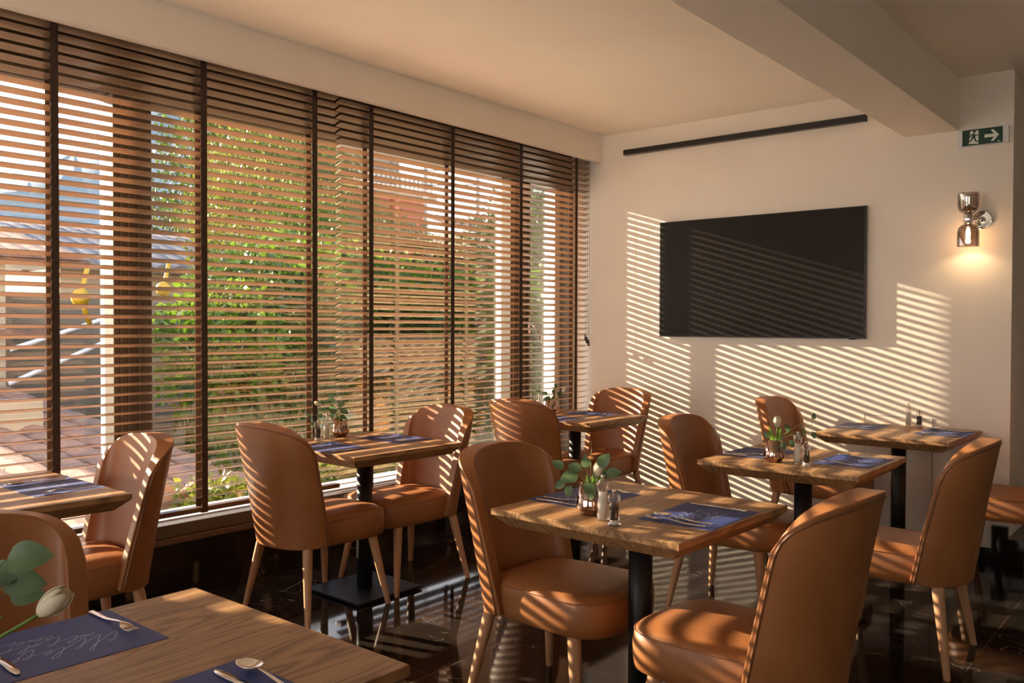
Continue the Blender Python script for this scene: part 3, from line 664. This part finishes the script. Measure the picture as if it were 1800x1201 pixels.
h = thing('lean_to', 'low terracotta tiled roof just outside the left window', 'roof')
tileroof('tile_roof', -11.3, -5.1, -1.4, 4.3, .50, -.12, M['terracotta'], .30, 14, h)
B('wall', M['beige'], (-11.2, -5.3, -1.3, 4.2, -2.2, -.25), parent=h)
B('chimney_block', M['cream'], (-9.4, -9.0, 3.1, 3.65, .2, .62), parent=h)
h = thing('cream_house', 'cream rendered house with tiled eaves seen through the left blind', 'house')
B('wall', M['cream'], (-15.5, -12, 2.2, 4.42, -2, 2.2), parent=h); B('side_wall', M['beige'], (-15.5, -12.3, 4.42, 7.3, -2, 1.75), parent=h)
B('drain_pipe', M['terracotta'], (-11.98, -11.92, 2.4, 5.2, 1.22, 1.30), parent=h)
tileroof('tile_roof', -15.5, -11.7, 2.1, 5.35, 3.0, 2.22, M['terracotta'], .26, 7, h)
B('window_opening', M['bronze'], (-12.0, -11.97, 2.9, 3.5, .9, 1.7), parent=h)
bm = BM(); tube(bm, [(-11.8, 4.4, 1.05), (-11.8, 5.9, 1.55)], .03, 8); tube(bm, [(-11.85, 4.4, .62), (-11.85, 5.9, 1.25)], .03, 8); obj('white_pipe', fixn(bm), M['white_plastic'], h)
h = thing('grey_roofed_house', 'house with weathered grey tiles behind the cream house', 'house')
B('wall', M['cream'], (-19, -15.8, 6.7, 11.2, -1, 2.35), parent=h); tileroof('tile_roof', -19, -15.4, 6.5, 11.4, 3.4, 2.38, M['greytile'], .34, 8, h)
B('window_opening', M['bronze'], (-15.8, -15.77, 9.2, 10.0, 1.5, 2.4), parent=h)
h = thing('distant_house', 'small pale house with tiled roof at the foot of the hills', 'house')
B('wall', M['white_house'], (-30, -26, 9.4, 13.2, 0, 3.2), parent=h); tileroof('tile_roof', -28, -25.6, 9.0, 13.6, 4.0, 3.2, M['terracotta'], .5, 4, h)
for k in range(3): B('window_opening', M['bronze'], (-26, -25.97, 10+k*1.1, 10.5+k*1.1, 2.2, 2.9), parent=h)
h = thing('red_house', 'red rendered house with a balustraded terrace on the hilltop', 'house')
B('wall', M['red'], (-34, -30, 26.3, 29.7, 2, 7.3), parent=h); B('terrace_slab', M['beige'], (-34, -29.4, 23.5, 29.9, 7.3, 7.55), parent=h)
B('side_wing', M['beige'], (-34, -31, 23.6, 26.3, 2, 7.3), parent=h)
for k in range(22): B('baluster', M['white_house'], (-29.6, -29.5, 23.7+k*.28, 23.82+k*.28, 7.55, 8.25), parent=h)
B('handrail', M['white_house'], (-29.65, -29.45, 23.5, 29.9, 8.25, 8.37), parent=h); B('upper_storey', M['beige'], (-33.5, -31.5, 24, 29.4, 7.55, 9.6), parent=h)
for k in range(2): B('window_opening', M['bronze'], (-30, -29.96, 27.0+k*1.4, 27.6+k*1.4, 5.2, 6.4), parent=h)
h = thing('white_house', 'white house beyond the hedge right of the red house', 'house')
B('wall', M['white_house'], (-34, -29, 31.5, 42, 2, 6.0), parent=h); tileroof('tile_roof', -31.5, -28.6, 31.2, 42.4, 6.9, 6.0, M['terracotta'], .5, 4, h)
for k in range(4): B('window_opening', M['bronze'], (-29, -28.97, 32.5+k*2.3, 33.3+k*2.3, 4.2, 5.3), parent=h)
# poles and wires
for i, (X, k, hgt, lb) in enumerate(((20, 1.115, 5.6, 'grey utility pole behind the hedge, right of the middle tape'), (24, .99, 7.2, 'grey utility pole beside the red house'))):
    bm = BM(); lathe(bm, [(.09, 0), (.06, hgt)], 10, (-X, k*X, terr(-X, k*X)-.1)); tag(obj('utility_pole', fixn(bm), M['pole'], None, True), lb, 'pole')
for i in range(3):
    bm = BM(); a = Vector((-20, 22.3, 6.2+.5*i)); b = Vector((-26, 18, 7.6+.55*i)); c = (a+b)/2-Vector((0, 0, .7)); tube(bm, cubic(b, c, c, a, 12), .022, 5); tube(bm, cubic(a, a+Vector((3, 5, -.8)), a+Vector((6, 9, -.6)), a+Vector((9, 14, .2)), 12), .022, 5)
    tag(obj('overhead_wire', fixn(bm), M['wire'], None, True), ('lowest', 'middle', 'topmost')[i]+' of the overhead wires strung past the utility poles', 'wire')
# yellow brackets and antenna
def bracket(x, y, z, lb):
    t = thing('yellow_bracket', lb, 'bracket', (x, y, z))
    bm = BM(); tube(bm, [(0, 0, -.35), (0, -.12, 0), (0, -.02, .42)], .035, 8); obj('arm', fixn(bm), M['yellow'], t, True)
    bm = BM(); tube(bm, [(.04, -.12, 0), (-.04, -.12, 0)], .11, 16); obj('hub', fixn(bm), M['yellow'], t, True)
bracket(-11.5, 5.25, 1.72, 'yellow bracket on the beige wall behind the left blind')
bracket(-13.4, 7.42, 1.95, 'yellow bracket on poles right of the dark window post')
# foliage
def foliage_mesh(n, leaf, seed, spiky=1.0, flat_=.0):
    r = random.Random(seed); bm = BM()
    for i in range(n):
        while True:
            p = Vector((r.uniform(-1, 1), r.uniform(-1, 1), r.uniform(-1, 1)))
            if .25 < p.length < 1: break
        p = p.normalized()*(.45+.55*r.random()**.45)*(1+.12*math.sin(p.x*7+seed)+.12*math.sin(p.y*9)+.1*math.sin(p.z*8))
        d = (p.normalized()*.6 + Vector((r.uniform(-1, 1), r.uniform(-1, 1), r.uniform(-.6, 1)))).normalized()
        s = d.cross(Vector((r.uniform(-1, 1), r.uniform(-1, 1), r.uniform(-1, 1)))).normalized()
        l = leaf*r.uniform(.6, 1.3); w_ = l*.32/spiky
        v = [bm.verts.new(q) for q in (p, p+d*l*.5+s*w_, p+d*l, p+d*l*.5-s*w_)]; bm.faces.new(v)
    me = bpy.data.meshes.new('foliage'); bm.to_mesh(me); bm.free(); return me
FM = [foliage_mesh(2600, .13, 1), foliage_mesh(2600, .13, 2, 1.4), foliage_mesh(4200, .085, 3), foliage_mesh(1500, .22, 4, 1.1)]
fcache = {}
def bush(name, x, y, z, sx_, sy_, sz, mi, mk, label, cat, group, trunk=False, hh=0):
    key = (mi, mk)
    if key not in fcache: me = FM[mi].copy(); me.materials.append(M[mk]); fcache[key] = me
    t = thing(name, label, cat, (x, y, z), 0, group)
    f = bpy.data.objects.new('foliage', fcache[key]); COL.objects.link(f); f.parent = t; f.scale = (sx_, sy_, sz); f.location = (0, 0, hh+sz*.8); f.rotation_euler = (0, 0, x*7+y*3)
    bm = BM(); rb = .05+.06*sz*.4
    tube(bm, [(0, 0, -.2), (.03, .02, hh*.5+sz*.4), (0, .05, hh+sz*.9)], [rb, rb*.8, rb*.3], 7)
    for a in (0, 2.1, 4.2): tube(bm, [(0, 0, hh+sz*.2), (sx_*.5*math.cos(a), sy_*.5*math.sin(a), hh+sz*.9)], [rb*.5, rb*.15], 5)
    obj('trunk' if trunk else 'stems', fixn(bm), M['bark'], t, True)
def K(X, k): return -X, k*X
rnd = random.Random(21)
places = {'bush_bright': 'bright green', 'bush_mid': 'mid green', 'bush_yellow': 'yellow green', 'bush_dark': 'dark green'}
# laurel shrubs nearest the glass
for i, (X, k, s, z, mk, mi, lb) in enumerate((
    (8.6, .625, .8, None, 'bush_bright', 0, 'bright large-leaved shrub right of the dark window post'),
    (9.2, .675, 1.0, None, 'bush_mid', 0, 'bright large-leaved shrub left of the second blind tape'),
    (9.8, .73, 1.15, None, 'bush_bright', 0, 'bright shrub between the second and third blind tape'),
    (10.2, .80, 1.1, None, 'bush_mid', 0, 'mid green shrub where the two blinds meet'),
    (9.6, .88, 1.1, None, 'bush_bright', 1, 'bright narrow-leaved shrub right of where the blinds meet'),
    (9.2, .97, 1.0, None, 'bush_bright', 1, 'bright narrow-leaved shrub behind the fourth blind tape'),
    (8.6, 1.07, 1.0, None, 'bush_mid', 1, 'mid green shrub left of the fifth blind tape'),
    (8.0, 1.17, 1.0, None, 'bush_bright', 3, 'bright broad-leaved shrub left of the right window post'),
    (8.4, 1.30, 1.15, None, 'bush_yellow', 3, 'yellow green shrub seen through the narrow window bay'))):
    x, y = K(X, k); bush('laurel_shrub', x, y, terr(x, y), s, s, s*.85, mi, mk, lb, 'shrub', 'shrubs on the bank outside')
# low hedge plants along the sill
lows = [(5.05, .60), (5.15, .66), (5.2, .72), (5.2, .79), (5.3, .86), (5.4, .93), (5.5, 1.0)]
names_ = ['leftmost low plant of the row along the outer sill, right of the leftmost chair', 'second low leafy plant of the row along the outer sill', 'low leafy plant along the outer sill behind the window chair', 'low leafy plant along the outer sill below the window table', 'low leafy plant along the outer sill behind the table pole', 'low leafy plant along the outer sill left of the striped chair', 'low leafy plant along the outer sill behind the striped chair']
for (X, k), lb in zip(lows, names_):
    x, y = K(X, k); s = .30+.04*math.sin(X*40)
    bush('low_plant', x, y, terr(x, y), s, s, s*.7, 3, 'bush_yellow' if k < .8 else 'bush_bright', lb, 'plant', 'low plants along the outer sill', hh=max(0, .17-terr(x, y)-s*.7))
# trees up the slope
trees = [(14, .65, .95, 1.25, 'bush_yellow'), (14.3, .75, .95, 1.1, 'bush_bright'), (14.6, .85, .95, .95, 'bush_yellow'), (14.4, .96, .9, .8, 'bush_mid'),
         (18, .67, 1.3, 1.9, 'bush_yellow'), (18.4, .74, 1.3, 2.0, 'bush_mid'), (18.2, .86, 1.2, 1.1, 'bush_yellow'), (23, .63, 1.8, 2.6, 'bush_mid'), (23.5, .75, 1.8, 2.5, 'bush_yellow'),
         (29, .70, 2.4, 3.3, 'bush_yellow'), (12, 1.25, 1.3, 1.5, 'bush_bright'), (16.5, 1.37, 1.8, 3.0, 'bush_bright'), (34, .56, 2.2, 2.4, 'bush_dark'), (13, 1.07, .9, .7, 'bush_yellow')]
tl_ = ['yellow green tree lowest on the slope, right of the second blind tape', 'bright small tree low on the slope left of the third blind tape', 'yellow green small tree low on the slope where the blinds meet', 'mid green small tree low on the slope below the red house',
       'yellow green tree halfway up the slope behind the second blind tape', 'mid green tree halfway up the slope left of the third blind tape', 'yellow green tree halfway up the slope where the blinds meet', 'mid green tree high on the slope behind the second blind tape', 'yellow green tree high on the slope left of the third blind tape',
       'tallest yellow green tree at the very top of the slope', 'bright feathery tree left of the narrow window bay', 'tall bright tree seen through the narrow window bay', 'dark tree at the foot of the blue hills', 'yellow green low tree left of the utility pole']
for (X, k, s, sz, mk), lb in zip(trees, tl_):
    x, y = K(X, k); bush('slope_tree', x, y, terr(x, y), s, s*1.1, sz, 2, mk, lb, 'tree', 'trees on the wooded slope', True, .5)
# grass and weeds on the bank: uncountable
r = random.Random(77); bm = BM()
for i in range(9000):
    X = 6.5+6.6*r.random()**1.3; k = r.uniform(.56, 1.35); x, y = K(X, k); z = terr(x, y); cl = .5+.5*math.sin(x*3.1+math.sin(y*2.3)*2)
    if r.random() > .3+.7*cl: continue
    l = r.uniform(.08, .26); d = Vector((r.uniform(-.5, .5), r.uniform(-.5, .5), 1)).normalized(); s = Vector((r.uniform(-1, 1), r.uniform(-1, 1), 0)).normalized()*l*.12
    p = Vector((x, y, z-.03)); v = [bm.verts.new(q) for q in (p-s, p+s, p+d*l*.6+s*.8, p+d*l, p+d*l*.6-s*.8)]; bm.faces.new(v)
tag(obj('bank_grass', bm, M['bush_mid']), 'tufts of grass and weeds covering the brown bank outside', 'grass', kind='stuff')
# green netting, low stone wall, upright terracotta tile
bm = BM(); rows = []
for i in range(9):
    rows.append([(-7.0-.25*i/8+.05*math.sin(i*1.9+j), 5.45+.08*j, -.02+.055*i+.05*math.sin(j*1.3+i*.6)) for j in range(9)])
loft(bm, rows, False, False, closed=False); o = obj('garden_netting', fixn(bm), M['net'], None, True); sd = o.modifiers.new('s', 'SOLIDIFY'); sd.thickness = .01
tag(o, 'green garden netting draped on the bank left of the window chair', 'netting')
tag(B('garden_wall', M['cream'], (-6.3, -6.0, 4.6, 7.6, -.8, .02), bevel=.02), 'low cream garden wall at the foot of the bank', 'wall')
bm = BM(); prism(bm, [(2.62, .0), (2.80, .0), (2.98, .36), (2.86, .30), (2.76, .43), (2.70, .26)], -5.12, -5.08, lambda a, z, q: (q, a, z)); tag(obj('broken_roof_tile', fixn(bm), M['terracotta'], None, False, .004), 'pointed orange terracotta tile standing outside right of the leftmost chair', 'tile')
